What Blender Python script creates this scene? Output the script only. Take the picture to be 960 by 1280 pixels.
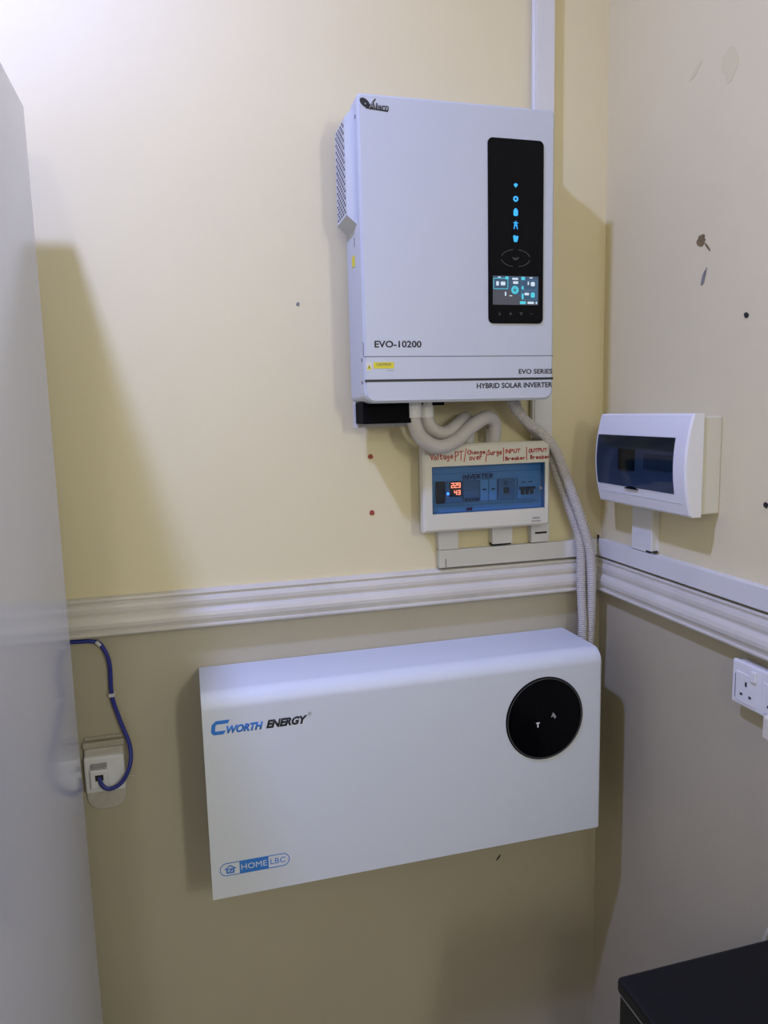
import bpy, bmesh, math, random
from mathutils import Vector, Matrix

random.seed(7)
for o in list(bpy.data.objects):
    bpy.data.objects.remove(o, do_unlink=True)
scene = bpy.context.scene
COL = scene.collection
PI = math.pi

# ------------------------------------------------------------------ camera
cam_d = bpy.data.cameras.new('camera')
cam = bpy.data.objects.new('camera', cam_d)
COL.objects.link(cam)
cam_d.sensor_fit = 'VERTICAL'
cam_d.sensor_height = 36.0
cam_d.lens = 912.24 / 1280 * 36.0
cam_d.clip_start = 0.02


def cam_basis(yaw, pitch, roll):
    y, p, r = map(math.radians, (yaw, pitch, roll))
    f = Vector((math.sin(y) * math.cos(p), math.cos(y) * math.cos(p), math.sin(p)))
    rt = Vector((math.cos(y), -math.sin(y), 0))
    up = rt.cross(f)
    return (math.cos(r) * rt + math.sin(r) * up), (-math.sin(r) * rt + math.cos(r) * up), f


R_, U_, F_ = cam_basis(14.99, -7.928, -1.398)
M = Matrix.Identity(4)
for i in range(3):
    M[i][0] = R_[i]
    M[i][1] = U_[i]
    M[i][2] = -F_[i]
M[0][3], M[1][3], M[2][3] = -1.0259, -1.6605, 1.4696
cam.matrix_world = M
scene.camera = cam

# ------------------------------------------------------------------ light and exposure
w = bpy.data.worlds.new('world')
scene.world = w
w.use_nodes = True
w.node_tree.nodes['Background'].inputs[0].default_value = (0.75, 0.82, 1.0, 1)
w.node_tree.nodes['Background'].inputs[1].default_value = 0.0


def lamp(name, kind, loc, energy, color, size=0.05, target=None, sy=None):
    d = bpy.data.lights.new(name, kind)
    d.energy = energy
    d.color = color
    if kind == 'AREA':
        d.shape = 'RECTANGLE' if sy else 'DISK'
        d.size = size
        d.size_y = sy or size
    else:
        d.shadow_soft_size = size
    o = bpy.data.objects.new(name, d)
    o.location = loc
    if target:
        o.rotation_euler = (Vector(target) - Vector(loc)).to_track_quat('-Z', 'Y').to_euler()
    COL.objects.link(o)
    return o


# cold-white LED lamp under the ceiling close to the wall
lamp('ceiling_disc_light', 'AREA', (-1.54, -0.95, 3.10), 48, (0.36, 0.43, 1.0), 0.13, (-1.54, -0.95, 0.0))
# daylight through the window in the right-hand wall, behind the camera
lamp('window_light', 'AREA', (-0.03, -3.25, 1.90), 55, (0.98, 1.0, 0.92), 0.50, (-1.2, -3.0, 1.6), 0.60)
# second ceiling lamp deeper in the room
lamp('far_ceiling_light', 'POINT', (-1.55, -4.2, 2.95), 36, (0.92, 0.94, 1.0), 0.08)

vs = scene.view_settings
vs.view_transform = 'Standard'
vs.look = 'None'
vs.exposure = 0.0
vs.gamma = 1.0
vs.use_curve_mapping = False


# ------------------------------------------------------------------ materials
def new_mat(name):
    m = bpy.data.materials.new(name)
    m.use_nodes = True
    nt = m.node_tree
    return m, nt, nt.nodes['Principled BSDF'], nt.nodes['Material Output']


def mat(name, col, rough=0.5, metal=0.0, var=0.0, vscale=3.0, bump=0.0, bscale=60.0, coat=0.0, spec=0.5, col2=None):
    m, nt, b, out = new_mat(name)
    c = (*col, 1)
    b.inputs['Base Color'].default_value = c
    b.inputs['Roughness'].default_value = rough
    b.inputs['Metallic'].default_value = metal
    b.inputs['Specular IOR Level'].default_value = spec
    if coat:
        b.inputs['Coat Weight'].default_value = coat
        b.inputs['Coat Roughness'].default_value = 0.08
    if var or bump:
        tc = nt.nodes.new('ShaderNodeTexCoord')
        if var:
            n = nt.nodes.new('ShaderNodeTexNoise')
            n.inputs['Scale'].default_value = vscale
            n.inputs['Detail'].default_value = 5
            nt.links.new(tc.outputs['Object'], n.inputs['Vector'])
            r = nt.nodes.new('ShaderNodeValToRGB')
            r.color_ramp.elements[0].position = 0.32
            r.color_ramp.elements[1].position = 0.70
            d = col2 or tuple(x * (1 - var) for x in col)
            r.color_ramp.elements[0].color = (*d, 1)
            r.color_ramp.elements[1].color = c
            nt.links.new(n.outputs['Fac'], r.inputs['Fac'])
            nt.links.new(r.outputs['Color'], b.inputs['Base Color'])
        if bump:
            n2 = nt.nodes.new('ShaderNodeTexNoise')
            n2.inputs['Scale'].default_value = bscale
            n2.inputs['Detail'].default_value = 4
            nt.links.new(tc.outputs['Object'], n2.inputs['Vector'])
            bp = nt.nodes.new('ShaderNodeBump')
            bp.inputs['Strength'].default_value = bump
            bp.inputs['Distance'].default_value = 0.004
            nt.links.new(n2.outputs['Fac'], bp.inputs['Height'])
            nt.links.new(bp.outputs['Normal'], b.inputs['Normal'])
    return m


def emit(name, col, strength):
    m, nt, b, out = new_mat(name)
    b.inputs['Base Color'].default_value = (0.01, 0.01, 0.01, 1)
    b.inputs['Emission Color'].default_value = (*col, 1)
    b.inputs['Emission Strength'].default_value = strength
    return m


def tinted(name, tint, gloss=0.06, rough=0.08):
    m, nt, b, out = new_mat(name)
    nt.nodes.remove(b)
    t = nt.nodes.new('ShaderNodeBsdfTransparent')
    t.inputs[0].default_value = (*tint, 1)
    g = nt.nodes.new('ShaderNodeBsdfGlossy')
    g.inputs['Roughness'].default_value = rough
    mx = nt.nodes.new('ShaderNodeMixShader')
    mx.inputs[0].default_value = gloss
    nt.links.new(t.outputs[0], mx.inputs[1])
    nt.links.new(g.outputs[0], mx.inputs[2])
    nt.links.new(mx.outputs[0], out.inputs['Surface'])
    return m


MT = {}
MT['cream'] = mat('cream_wall_paint', (0.80, 0.71, 0.445), 0.55, var=0.05, vscale=1.7, bump=0.10, bscale=35)
MT['taupe'] = mat('taupe_wall_paint', (0.51, 0.46, 0.325), 0.5, var=0.08, vscale=2.2, bump=0.10, bscale=35)
MT['ceil'] = mat('ceiling_white', (0.82, 0.80, 0.74), 0.8, var=0.03)
MT['floor'] = mat('floor_tile', (0.42, 0.38, 0.32), 0.4, var=0.1)
MT['rail'] = mat('rail_gloss_white', (0.70, 0.665, 0.58), 0.42, var=0.14, vscale=6, bump=0.12, bscale=25)
MT['white'] = mat('powder_white', (0.57, 0.60, 0.635), 0.42, var=0.02, vscale=2)
MT['white_b'] = mat('battery_white', (0.69, 0.73, 0.775), 0.45, var=0.02, vscale=2, bump=0.03, bscale=400)
MT['pvc'] = mat('trunking_pvc', (0.74, 0.735, 0.71), 0.4, var=0.05, vscale=7)
MT['cream_pl'] = mat('cream_plastic', (0.70, 0.675, 0.56), 0.42, var=0.04, vscale=6)
MT['white_pl'] = mat('white_plastic', (0.80, 0.80, 0.80), 0.35)
MT['grey_pl'] = mat('grey_plastic', (0.50, 0.50, 0.48), 0.5)
MT['conduit'] = mat('conduit_grey', (0.58, 0.55, 0.51), 0.5, var=0.08, vscale=14)
MT['black'] = mat('black_plastic', (0.005, 0.005, 0.006), 0.6, spec=0.03)
MT['glass_blk'] = mat('black_glass', (0.003, 0.003, 0.004), 0.10, spec=0.12)
MT['dark'] = mat('dark_recess', (0.02, 0.02, 0.02), 0.8)
MT['ink'] = mat('black_print', (0.015, 0.015, 0.02), 0.5)
MT['seam'] = mat('seam_grey', (0.18, 0.19, 0.22), 0.6)
MT['blue_ink'] = mat('blue_print', (0.03, 0.20, 0.62), 0.45)
MT['red_ink'] = mat('red_marker', (0.55, 0.03, 0.02), 0.6)
MT['purple_ink'] = mat('dark_marker', (0.02, 0.002, 0.03), 0.6)
MT['yellow'] = mat('yellow_sticker', (0.75, 0.66, 0.03), 0.5)
MT['sticker'] = mat('white_sticker', (0.72, 0.72, 0.62), 0.5)
MT['grey_mark'] = mat('grey_print', (0.09, 0.09, 0.09), 0.5)
MT['grey_mark2'] = mat('pale_grey_print', (0.33, 0.33, 0.32), 0.5)
MT['faint_mark'] = mat('faint_grey_print', (0.032, 0.032, 0.032), 0.5)
MT['vent'] = mat('vent_hole', (0.03, 0.025, 0.06), 0.7)
MT['cable_blue'] = mat('blue_cable', (0.025, 0.035, 0.26), 0.4)
MT['clip'] = mat('cable_clip', (0.62, 0.60, 0.55), 0.4)
MT['worn'] = mat('worn_plaster', (0.62, 0.59, 0.50), 0.7, var=0.25, vscale=30)
MT['plaster_lip'] = mat('bare_plaster', (0.50, 0.46, 0.36), 0.8, var=0.2, vscale=40)
MT['appl'] = mat('grey_lacquer', (0.68, 0.72, 0.90), 0.11, spec=0.8, var=0.03, vscale=1.5)
MT['cab'] = mat('black_lacquer', (0.007, 0.008, 0.010), 0.4, spec=0.25, var=0.1, vscale=3)
MT['blue_win'] = tinted('blue_door_film', (0.50, 0.69, 0.86), 0.05, 0.15)
MT['smoke_win'] = tinted('smoked_door_film', (0.42, 0.48, 0.56), 0.05, 0.08)
MT['tray'] = mat('tray_grey', (0.72, 0.74, 0.76), 0.5)
MT['mod_dark'] = mat('module_dark_grey', (0.34, 0.36, 0.38), 0.5)
MT['icon'] = emit('icon_blue_led', (0.03, 0.40, 1.0), 1.25)
MT['blue_led'] = emit('blue_led', (0.05, 0.15, 1.0), 9.0)
MT['red_led'] = emit('red_digit_led', (1.0, 0.13, 0.05), 9.0)
MT['scr_bg'] = emit('screen_background', (0.30, 0.32, 0.46), 0.17)
MT['scr_navy'] = emit('screen_navy', (0.10, 0.26, 0.52), 0.26)
MT['scr_cyan'] = emit('screen_cyan', (0.08, 0.72, 0.90), 0.85)
MT['scr_white'] = emit('screen_white', (0.72, 0.85, 1.0), 0.85)
MT['scr_blue'] = emit('screen_blue', (0.12, 0.35, 0.70), 0.40)
MT['chip'] = mat('bare_brown_plaster', (0.26, 0.19, 0.09), 0.9, var=0.4, vscale=60)
MT['chip_g'] = mat('grey_scuff', (0.30, 0.28, 0.27), 0.9, var=0.3, vscale=60)
MT['stain'] = mat('faint_grey_smudge', (0.73, 0.655, 0.40), 0.7)
MT['plug_red'] = mat('red_wall_plug', (0.33, 0.05, 0.03), 0.6)


# ------------------------------------------------------------------ helpers
def link_mesh(name, bm, m, parent=None, smooth=False):
    me = bpy.data.meshes.new(name)
    bmesh.ops.recalc_face_normals(bm, faces=bm.faces[:])
    bm.to_mesh(me)
    bm.free()
    mats = m if isinstance(m, (list, tuple)) else [m]
    for x in mats:
        me.materials.append(MT[x] if isinstance(x, str) else x)
    if smooth:
        for p in me.polygons:
            p.use_smooth = True
    o = bpy.data.objects.new(name, me)
    COL.objects.link(o)
    if parent:
        o.parent = parent
    return o


def tag(o, label, cat, group=None):
    o['label'] = label
    o['category'] = cat
    if group:
        o['group'] = group
    return o


def struct(o):
    o['kind'] = 'structure'
    return o


def thing(name, label, cat, loc=(0, 0, 0), rotz=0.0, group=None):
    o = bpy.data.objects.new(name, None)
    o.empty_display_size = 0.05
    COL.objects.link(o)
    o.location = loc
    o.rotation_euler = (0, 0, rotz)
    return tag(o, label, cat, group)


def add_box(bm, x0, x1, y0, y1, z0, z1, bev=0.0, seg=2):
    r = bmesh.ops.create_cube(bm, size=1.0)
    vs_ = r['verts']
    for v in vs_:
        v.co = Vector(((x0 + x1) / 2 + v.co.x * (x1 - x0), (y0 + y1) / 2 + v.co.y * (y1 - y0), (z0 + z1) / 2 + v.co.z * (z1 - z0)))
    if bev:
        es = list({e for v in vs_ for e in v.link_edges})
        bmesh.ops.bevel(bm, geom=es, offset=bev, segments=seg, affect='EDGES', profile=0.5)


def box(name, x0, x1, y0, y1, z0, z1, m, parent=None, bev=0.0, seg=2):
    bm = bmesh.new()
    add_box(bm, x0, x1, y0, y1, z0, z1, bev, seg)
    return link_mesh(name, bm, m, parent)


def rrect(x0, x1, z0, z1, r, n=6):
    """rounded rectangle outline; r may be a 4-tuple (bl, br, tr, tl)"""
    rs = r if isinstance(r, (tuple, list)) else (r,) * 4
    pts = []
    for (cx, cz, a0, rr) in ((x0 + rs[0], z0 + rs[0], PI, rs[0]), (x1 - rs[1], z0 + rs[1], 1.5 * PI, rs[1]),
                             (x1 - rs[2], z1 - rs[2], 0, rs[2]), (x0 + rs[3], z1 - rs[3], 0.5 * PI, rs[3])):
        for i in range(n + 1):
            a = a0 + 0.5 * PI * i / n
            pts.append((cx + rr * math.cos(a), cz + rr * math.sin(a)))
    return pts


def circle_pts(cx, cz, rx, rz=None, n=40, rot=0.0):
    rz = rz or rx
    out = []
    for i in range(n):
        a = 2 * PI * i / n
        u, v = rx * math.cos(a), rz * math.sin(a)
        out.append((cx + u * math.cos(rot) - v * math.sin(rot), cz + u * math.sin(rot) + v * math.cos(rot)))
    return out


def add_prism(bm, pts, y0, y1, bev=0.0):
    """outline in x,z extruded from y0 (front) to y1; small chamfer on the front rim"""
    n = len(pts)
    cx = sum(p[0] for p in pts) / n
    cz = sum(p[1] for p in pts) / n
    rings = []
    if bev:
        ins = []
        for i in range(n):
            a, b, c = Vector(pts[i - 1]), Vector(pts[i]), Vector(pts[(i + 1) % n])
            d1 = (b - a)
            d2 = (c - b)
            nn = Vector((0.0, 0.0))
            for d in (d1, d2):
                if d.length > 1e-7:
                    q = Vector((-d.y, d.x)).normalized()
                    nn += q
            if nn.length > 1e-6:
                nn.normalize()
            ins.append((b.x + nn.x * bev, b.y + nn.y * bev))
        # make sure the inset goes inwards
        if sum((p[0] - cx) ** 2 + (p[1] - cz) ** 2 for p in ins) > sum((p[0] - cx) ** 2 + (p[1] - cz) ** 2 for p in pts):
            ins = [(2 * p[0] - q[0], 2 * p[1] - q[1]) for p, q in zip(pts, ins)]
        rings.append([bm.verts.new((p[0], y0, p[1])) for p in ins])
        rings.append([bm.verts.new((p[0], y0 + bev, p[1])) for p in pts])
    else:
        rings.append([bm.verts.new((p[0], y0, p[1])) for p in pts])
    rings.append([bm.verts.new((p[0], y1, p[1])) for p in pts])
    bm.faces.new(rings[0])
    bm.faces.new(list(reversed(rings[-1])))
    for a, b in zip(rings[:-1], rings[1:]):
        for i in range(n):
            j = (i + 1) % n
            bm.faces.new((a[i], a[j], b[j], b[i]))


def prism(name, pts, y0, y1, m, parent=None, bev=0.0):
    bm = bmesh.new()
    add_prism(bm, pts, y0, y1, bev)
    return link_mesh(name, bm, m, parent)


def add_ring(bm, outer, inner, y0, y1):
    n = len(outer)
    A = [[bm.verts.new((p[0], y, p[1])) for p in pts] for pts in (outer, inner) for y in (y0, y1)]
    o0, o1, i0, i1 = A
    for i in range(n):
        j = (i + 1) % n
        bm.faces.new((o0[i], o0[j], i0[j], i0[i]))
        bm.faces.new((o1[i], i1[i], i1[j], o1[j]))
        bm.faces.new((o0[i], o1[i], o1[j], o0[j]))
        bm.faces.new((i0[i], i0[j], i1[j], i1[i]))


def catmull(pts, sub=10):
    P = [Vector(p) for p in pts]
    P = [P[0] * 2 - P[1]] + P + [P[-1] * 2 - P[-2]]
    out = []
    for i in range(1, len(P) - 2):
        for s in range(sub):
            t = s / sub
            a, b, c, d = P[i - 1], P[i], P[i + 1], P[i + 2]
            out.append(0.5 * ((2 * b) + (c - a) * t + (2 * a - 5 * b + 4 * c - d) * t * t + (3 * b - a - 3 * c + d) * t ** 3))
    out.append(P[-2].copy())
    return out


def resample(path, step):
    out = [path[0].copy()]
    acc = 0.0
    for a, b in zip(path[:-1], path[1:]):
        L = (b - a).length
        if L < 1e-9:
            continue
        t = step - acc
        while t <= L:
            out.append(a.lerp(b, t / L))
            t += step
        acc = L - (t - step)
    out.append(path[-1].copy())
    return out


def add_tube(bm, path, rad, seg=12, ribs=0.0):
    """path: list of Vectors, ribs: depth of corrugation (alternating ring radius)"""
    prev_n = None
    rings = []
    N = len(path)
    for i, p in enumerate(path):
        t = (path[min(i + 1, N - 1)] - path[max(i - 1, 0)]).normalized()
        if prev_n is None:
            ref = Vector((0, 1, 0)) if abs(t.y) < 0.9 else Vector((1, 0, 0))
            nrm = t.cross(ref).normalized()
        else:
            nrm = (prev_n - t * prev_n.dot(t)).normalized()
        prev_n = nrm
        bn = t.cross(nrm)
        r = rad - (ribs if (i % 2 and ribs) else 0)
        rings.append([bm.verts.new(p + (nrm * math.cos(2 * PI * k / seg) + bn * math.sin(2 * PI * k / seg)) * r) for k in range(seg)])
    for a, b in zip(rings[:-1], rings[1:]):
        for k in range(seg):
            bm.faces.new((a[k], a[(k + 1) % seg], b[(k + 1) % seg], b[k]))
    bm.faces.new(list(reversed(rings[0])))
    bm.faces.new(rings[-1])


def tube(name, pts, rad, m, parent=None, ribs=0.0, step=0.004, seg=12):
    bm = bmesh.new()
    path = resample(catmull(pts, 14), step)
    add_tube(bm, path, rad, seg, ribs)
    return link_mesh(name, bm, m, parent, smooth=ribs < 0.0015)


def text(name, s, x0, z0, x1, z1, y, m, parent, shear=0.0, bold=0.0):
    """lettering fitted to the box x0..x1, z0..z1 on a plane facing -Y"""
    cu = bpy.data.curves.new('lettering_curve', 'FONT')
    cu.body = s
    cu.size = 1.0
    cu.shear = shear
    cu.offset = bold
    cu.extrude = 0.0
    cu.resolution_u = 3
    to = bpy.data.objects.new('lettering_tmp', cu)
    COL.objects.link(to)
    dg = bpy.context.evaluated_depsgraph_get()
    dg.update()
    me = bpy.data.meshes.new_from_object(to.evaluated_get(dg))
    bpy.data.objects.remove(to)
    xs = [v.co.x for v in me.vertices]
    ys = [v.co.y for v in me.vertices]
    ax, bx, ay, by = min(xs), max(xs), min(ys), max(ys)
    for v in me.vertices:
        u = (v.co.x - ax) / (bx - ax)
        t = (v.co.y - ay) / (by - ay)
        v.co = Vector((x0 + u * (x1 - x0), y, z0 + t * (z1 - z0)))
    bm = bmesh.new()
    bm.from_mesh(me)
    g = bmesh.ops.extrude_face_region(bm, geom=bm.faces[:])
    for v in [e for e in g['geom'] if isinstance(e, bmesh.types.BMVert)]:
        v.co.y -= 0.0004
    bpy.data.meshes.remove(me)
    return link_mesh(name, bm, m, parent)


# single-stroke letters for the felt-pen writing
GL = {
    'V': [[(0, 1), (.28, 0), (.6, 1)]], 'o': [[(.25, .6), (.05, .45), (.05, .15), (.25, 0), (.45, .15), (.45, .45), (.25, .6)]],
    'l': [[(.1, 1), (.1, 0)]], 't': [[(.2, .95), (.2, .1), (.35, 0), (.45, .1)], [(0, .65), (.45, .68)]],
    'a': [[(.42, .55), (.15, .6), (.02, .3), (.15, .0), (.42, .2)], [(.42, .6), (.42, .1), (.52, 0)]],
    'g': [[(.42, .55), (.12, .6), (.02, .35), (.2, .12), (.42, .3)], [(.42, .6), (.42, -.2), (.2, -.35), (.02, -.25)]],
    'e': [[(.02, .3), (.45, .36), (.38, .58), (.15, .58), (.03, .3), (.15, .02), (.45, .08)]],
    'P': [[(.05, 0), (.08, 1), (.45, .95), (.5, .65), (.08, .45)]], 'T': [[(0, .95), (.6, 1)], [(.3, 1), (.28, 0)]],
    'C': [[(.5, .9), (.2, 1), (.02, .5), (.18, .02), (.52, .1)]], 'h': [[(.05, 1), (.05, 0)], [(.05, .4), (.25, .6), (.42, .45), (.42, 0)]],
    'n': [[(.05, .6), (.05, 0)], [(.05, .4), (.25, .6), (.42, .45), (.42, 0)]], 'v': [[(0, .6), (.2, 0), (.42, .6)]],
    'r': [[(.05, .6), (.05, 0)], [(.05, .35), (.2, .58), (.38, .55)]], 'S': [[(.5, .9), (.2, 1), (.05, .75), (.45, .35), (.4, .05), (.02, .08)]],
    'u': [[(.03, .6), (.05, .15), (.22, 0), (.42, .2)], [(.42, .6), (.44, 0)]], 'I': [[(.15, 1), (.12, 0)]],
    'N': [[(.02, 0), (.05, 1), (.5, 0), (.55, 1)]], 'U': [[(.02, 1), (.05, .2), (.28, 0), (.5, .2), (.52, 1)]],
    'B': [[(.05, 0), (.06, 1), (.4, .9), (.38, .6), (.08, .52), (.5, .4), (.42, .05), (.05, 0)]],
    'k': [[(.05, 1), (.05, 0)], [(.42, .6), (.07, .3), (.45, 0)]],
    'O': [[(.28, 1), (.02, .6), (.08, .1), (.32, 0), (.55, .4), (.48, .9), (.28, 1)]],
    'E': [[(.5, 1), (.05, .98), (.05, 0), (.5, .03)], [(.05, .5), (.4, .52)]],
    'R': [[(.05, 0), (.06, 1), (.45, .9), (.42, .55), (.08, .48), (.5, 0)]],
    '|': [[(.1, 1), (.1, 0)]], '/': [[(0, 0), (.3, 1)]], ' ': [],
}


def handwriting(s, x0, z0, x1, z1, y, m, parent, wid=0.0015, name='handwriting'):
    bm = bmesh.new()
    adv = 0.0
    lines = []
    for ch in s:
        for st in GL[ch]:
            dx, dz = random.uniform(-.03, .03), random.uniform(-.06, .06)
            lines.append([(adv + p[0] + dx, p[1] + dz) for p in st])
        adv += 0.66 if ch not in 'lI|/' else 0.36
    xs = [p[0] for l in lines for p in l]
    zs = [p[1] for l in lines for p in l]
    ax, bx, az, bz = min(xs), max(xs), min(zs), max(zs)
    fx = lambda u: x0 + (u - ax) / max(bx - ax, 1e-6) * (x1 - x0) if bx - ax > 1e-6 else (x0 + x1) / 2
    fz = lambda u: z0 + (u - az) / max(bz - az, 1e-6) * (z1 - z0)
    for l in lines:
        P = [Vector((fx(a), fz(b))) for a, b in l]
        for a, b in zip(P[:-1], P[1:]):
            d = b - a
            if d.length < 1e-6:
                continue
            d = d.normalized()
            nrm = Vector((-d.y, d.x)) * wid / 2
            a2, b2 = a - d * wid * .4, b + d * wid * .4
            q = [a2 + nrm, b2 + nrm, b2 - nrm, a2 - nrm]
            f = [bm.verts.new((p.x, y - 0.0004, p.y)) for p in q]
            bk = [bm.verts.new((p.x, y, p.y)) for p in q]
            bm.faces.new(f)
            for i in range(4):
                bm.faces.new((f[i], bk[i], bk[(i + 1) % 4], f[(i + 1) % 4]))
    return link_mesh(name, bm, m, parent)


def window_cover(name, W, H, win, yf, yb, m, parent, bow=0.0, edge=0.006, nz=14):
    """moulded front cover with a rectangular opening; the face bows forward in the middle"""
    wx0, wx1, wz0, wz1 = win
    xs = sorted({0, edge, wx0, wx1, W - edge, W} | {edge + (W - 2 * edge) * i / 4 for i in range(5)})
    zs = sorted({0, edge, wz0, wz1, H - edge, H} | {edge + (H - 2 * edge) * i / nz for i in range(nz + 1)})
    bm = bmesh.new()
    V = {}
    for i, x in enumerate(xs):
        for k, z in enumerate(zs):
            t = 2 * z / H - 1
            y = yf - bow * (1 - t * t)
            if i in (0, len(xs) - 1) or k in (0, len(zs) - 1):
                y += edge * 0.8
            V[i, k] = bm.verts.new((x, y, z))
    for i in range(len(xs) - 1):
        for k in range(len(zs) - 1):
            cx, cz = (xs[i] + xs[i + 1]) / 2, (zs[k] + zs[k + 1]) / 2
            if wx0 < cx < wx1 and wz0 < cz < wz1:
                continue
            bm.faces.new((V[i, k], V[i + 1, k], V[i + 1, k + 1], V[i, k + 1]))
    bm.verts.ensure_lookup_table()
    for v in [v for v in bm.verts if not v.link_faces]:
        bm.verts.remove(v)
    be = [e for e in bm.edges if len(e.link_faces) == 1]
    g = bmesh.ops.extrude_edge_only(bm, edges=be)
    for v in [e for e in g['geom'] if isinstance(e, bmesh.types.BMVert)]:
        v.co.y = yb
    return link_mesh(name, bm, m, parent)


def bowed_sheet(name, x0, x1, z0, z1, H, yf, bow, th, m, parent, n=10):
    bm = bmesh.new()
    F, Bk = [], []
    for k in range(n + 1):
        z = z0 + (z1 - z0) * k / n
        t = 2 * z / H - 1
        y = yf - bow * (1 - t * t)
        F.append([bm.verts.new((x, y, z)) for x in (x0, x1)])
        Bk.append([bm.verts.new((x, y + th, z)) for x in (x0, x1)])
    for k in range(n):
        bm.faces.new((F[k][0], F[k][1], F[k + 1][1], F[k + 1][0]))
        bm.faces.new((Bk[k][0], Bk[k + 1][0], Bk[k + 1][1], Bk[k][1]))
        for s in (0, 1):
            bm.faces.new((F[k][s], F[k + 1][s], Bk[k + 1][s], Bk[k][s]))
    bm.faces.new((F[0][0], F[0][1], Bk[0][1], Bk[0][0]))
    bm.faces.new((F[n][0], F[n][1], Bk[n][1], Bk[n][0]))
    return link_mesh(name, bm, m, parent)


# ------------------------------------------------------------------ room shell
XL, YF, ZC, ZP, ZF = -3.3, -5.4, 3.20, 1.04, -0.40        # far-left wall, front wall, ceiling, paint change


def two_tone_wall(name, a, b, thick):
    """wall from plan point a to b, 'thick' plan vector outwards; taupe below the rail, cream above"""
    bm = bmesh.new()
    ax, ay = a
    bx, by = b
    tx, ty = thick
    rows = []
    for z in (ZF, ZP, ZC):
        rows.append([bm.verts.new(p) for p in ((ax, ay, z), (bx, by, z), (bx + tx, by + ty, z), (ax + tx, ay + ty, z))])
    for r in (0, 1):
        for i in range(4):
            j = (i + 1) % 4
            f = bm.faces.new((rows[r][i], rows[r][j], rows[r + 1][j], rows[r + 1][i]))
            f.material_index = 1 - r
    bm.faces.new(rows[0]).material_index = 1
    bm.faces.new(rows[2]).material_index = 0
    return struct(link_mesh(name, bm, ['cream', 'taupe']))


wall_back = two_tone_wall('wall_back', (XL, 0), (0.12, 0), (0, 0.12))
wall_right = two_tone_wall('wall_right', (0, YF), (0, 0), (0.12, 0))
two_tone_wall('wall_left', (XL, YF), (XL, 0), (-0.12, 0))
two_tone_wall('wall_front', (XL, YF), (0.12, YF), (0, -0.12))
struct(box('floor', XL, 0, YF, 0, ZF - 0.1, ZF, 'floor'))
struct(box('ceiling', XL, 0, YF, 0, ZC, ZC + 0.1, 'ceil'))

# dado rail: profile as (depth from the wall, height)
PROF = [(0, 1.000), (0.028, 1.000), (0.0305, 1.003), (0.0305, 1.006), (0.0265, 1.008), (0.0275, 1.012), (0.0315, 1.020),
        (0.032, 1.028), (0.0295, 1.036), (0.0245, 1.041), (0.0205, 1.043), (0.0205, 1.046), (0.0225, 1.052), (0.0225, 1.060),
        (0.020, 1.066), (0.0155, 1.069), (0.0155, 1.072), (0.018, 1.076), (0.016, 1.081), (0.0, 1.083)]


def rail(name, end, along_back):
    bm = bmesh.new()
    A, Bb = [], []
    for d, z in PROF:
        if along_back:
            A.append(bm.verts.new((end, -d, z)))
            Bb.append(bm.verts.new((-d, -d, z)))
        else:
            A.append(bm.verts.new((-d, end, z)))
            Bb.append(bm.verts.new((-d, -d, z)))
    n = len(PROF)
    for i in range(n):
        j = (i + 1) % n
        bm.faces.new((A[i], A[j], Bb[j], Bb[i]))
    bm.faces.new(A)
    bm.faces.new(list(reversed(Bb)))
    return struct(link_mesh(name, bm, 'rail'))


rail('trim_1', XL, True)
rail('trim_2', YF, False)

# window in the right-hand wall behind the camera
wroot = struct(box('window_1', -0.012, 0, -3.62, -2.88, 1.48, 2.32, 'white_pl'))
for (a, b, c, d) in ((-3.62, -3.56, 1.48, 2.32), (-2.94, -2.88, 1.48, 2.32), (-3.56, -2.94, 1.48, 1.54), (-3.56, -2.94, 2.26, 2.32)):
    box('window_frame', -0.035, -0.012, a, b, c, d, 'white_pl', wroot, 0.003)


# small marks on the walls
def blob(name, parent, c, r, m, right=False, n=14, th=0.0015, sx=1.0, sz=1.0, rot=0.0, jit=0.25, y0=0.0):
    pts = []
    for i in range(n):
        a = 2 * PI * i / n
        rr = r * (1 + random.uniform(-jit, jit))
        u, v = rr * math.cos(a) * sx, rr * math.sin(a) * sz
        pts.append((u * math.cos(rot) - v * math.sin(rot), u * math.sin(rot) + v * math.cos(rot)))
    bm = bmesh.new()
    add_prism(bm, pts, -th, 0.0005)
    if right:
        bmesh.ops.transform(bm, matrix=Matrix.Translation((0, c[0], c[1])) @ Matrix.Rotation(-PI / 2, 4, 'Z'), verts=bm.verts[:])
    else:
        bmesh.ops.translate(bm, vec=(c[0], 0, c[1]), verts=bm.verts[:])
    return link_mesh(name, bm, m, parent)


def lab(o, t):
    o['label'] = t
    return o


for z in (1.363, 1.230):
    blob('wall_plug', wall_back, (-0.611, z), 0.0062, 'plug_red', th=0.002, jit=0.15)
blob('screw_hole', wall_back, (-0.768, 1.708), 0.004, 'seam')
blob('scuff_mark', wall_back, (-0.29, 0.285), 0.006, 'dark', sx=0.3, sz=1.6, rot=-0.7)
lab(blob('paint_chip', wall_right, (-0.352, 1.793), 0.0125, 'chip', True, sx=1.0, sz=0.8, rot=0.3), 'brown chip where the cream paint has come off')
blob('paint_chip', wall_right, (-0.372, 1.776), 0.010, 'chip', True, sx=0.2, sz=1.3, rot=0.75, jit=0.1)
lab(blob('paint_scuff', wall_right, (-0.364, 1.719), 0.012, 'chip_g', True, sx=0.35, sz=1.4, rot=-0.35), 'grey scuff below the brown paint chip')
blob('screw_hole', wall_right, (-0.485, 1.630), 0.0055, 'dark', True)
blob('screw_hole', wall_right, (-0.556, 1.279), 0.0055, 'dark', True)
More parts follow.
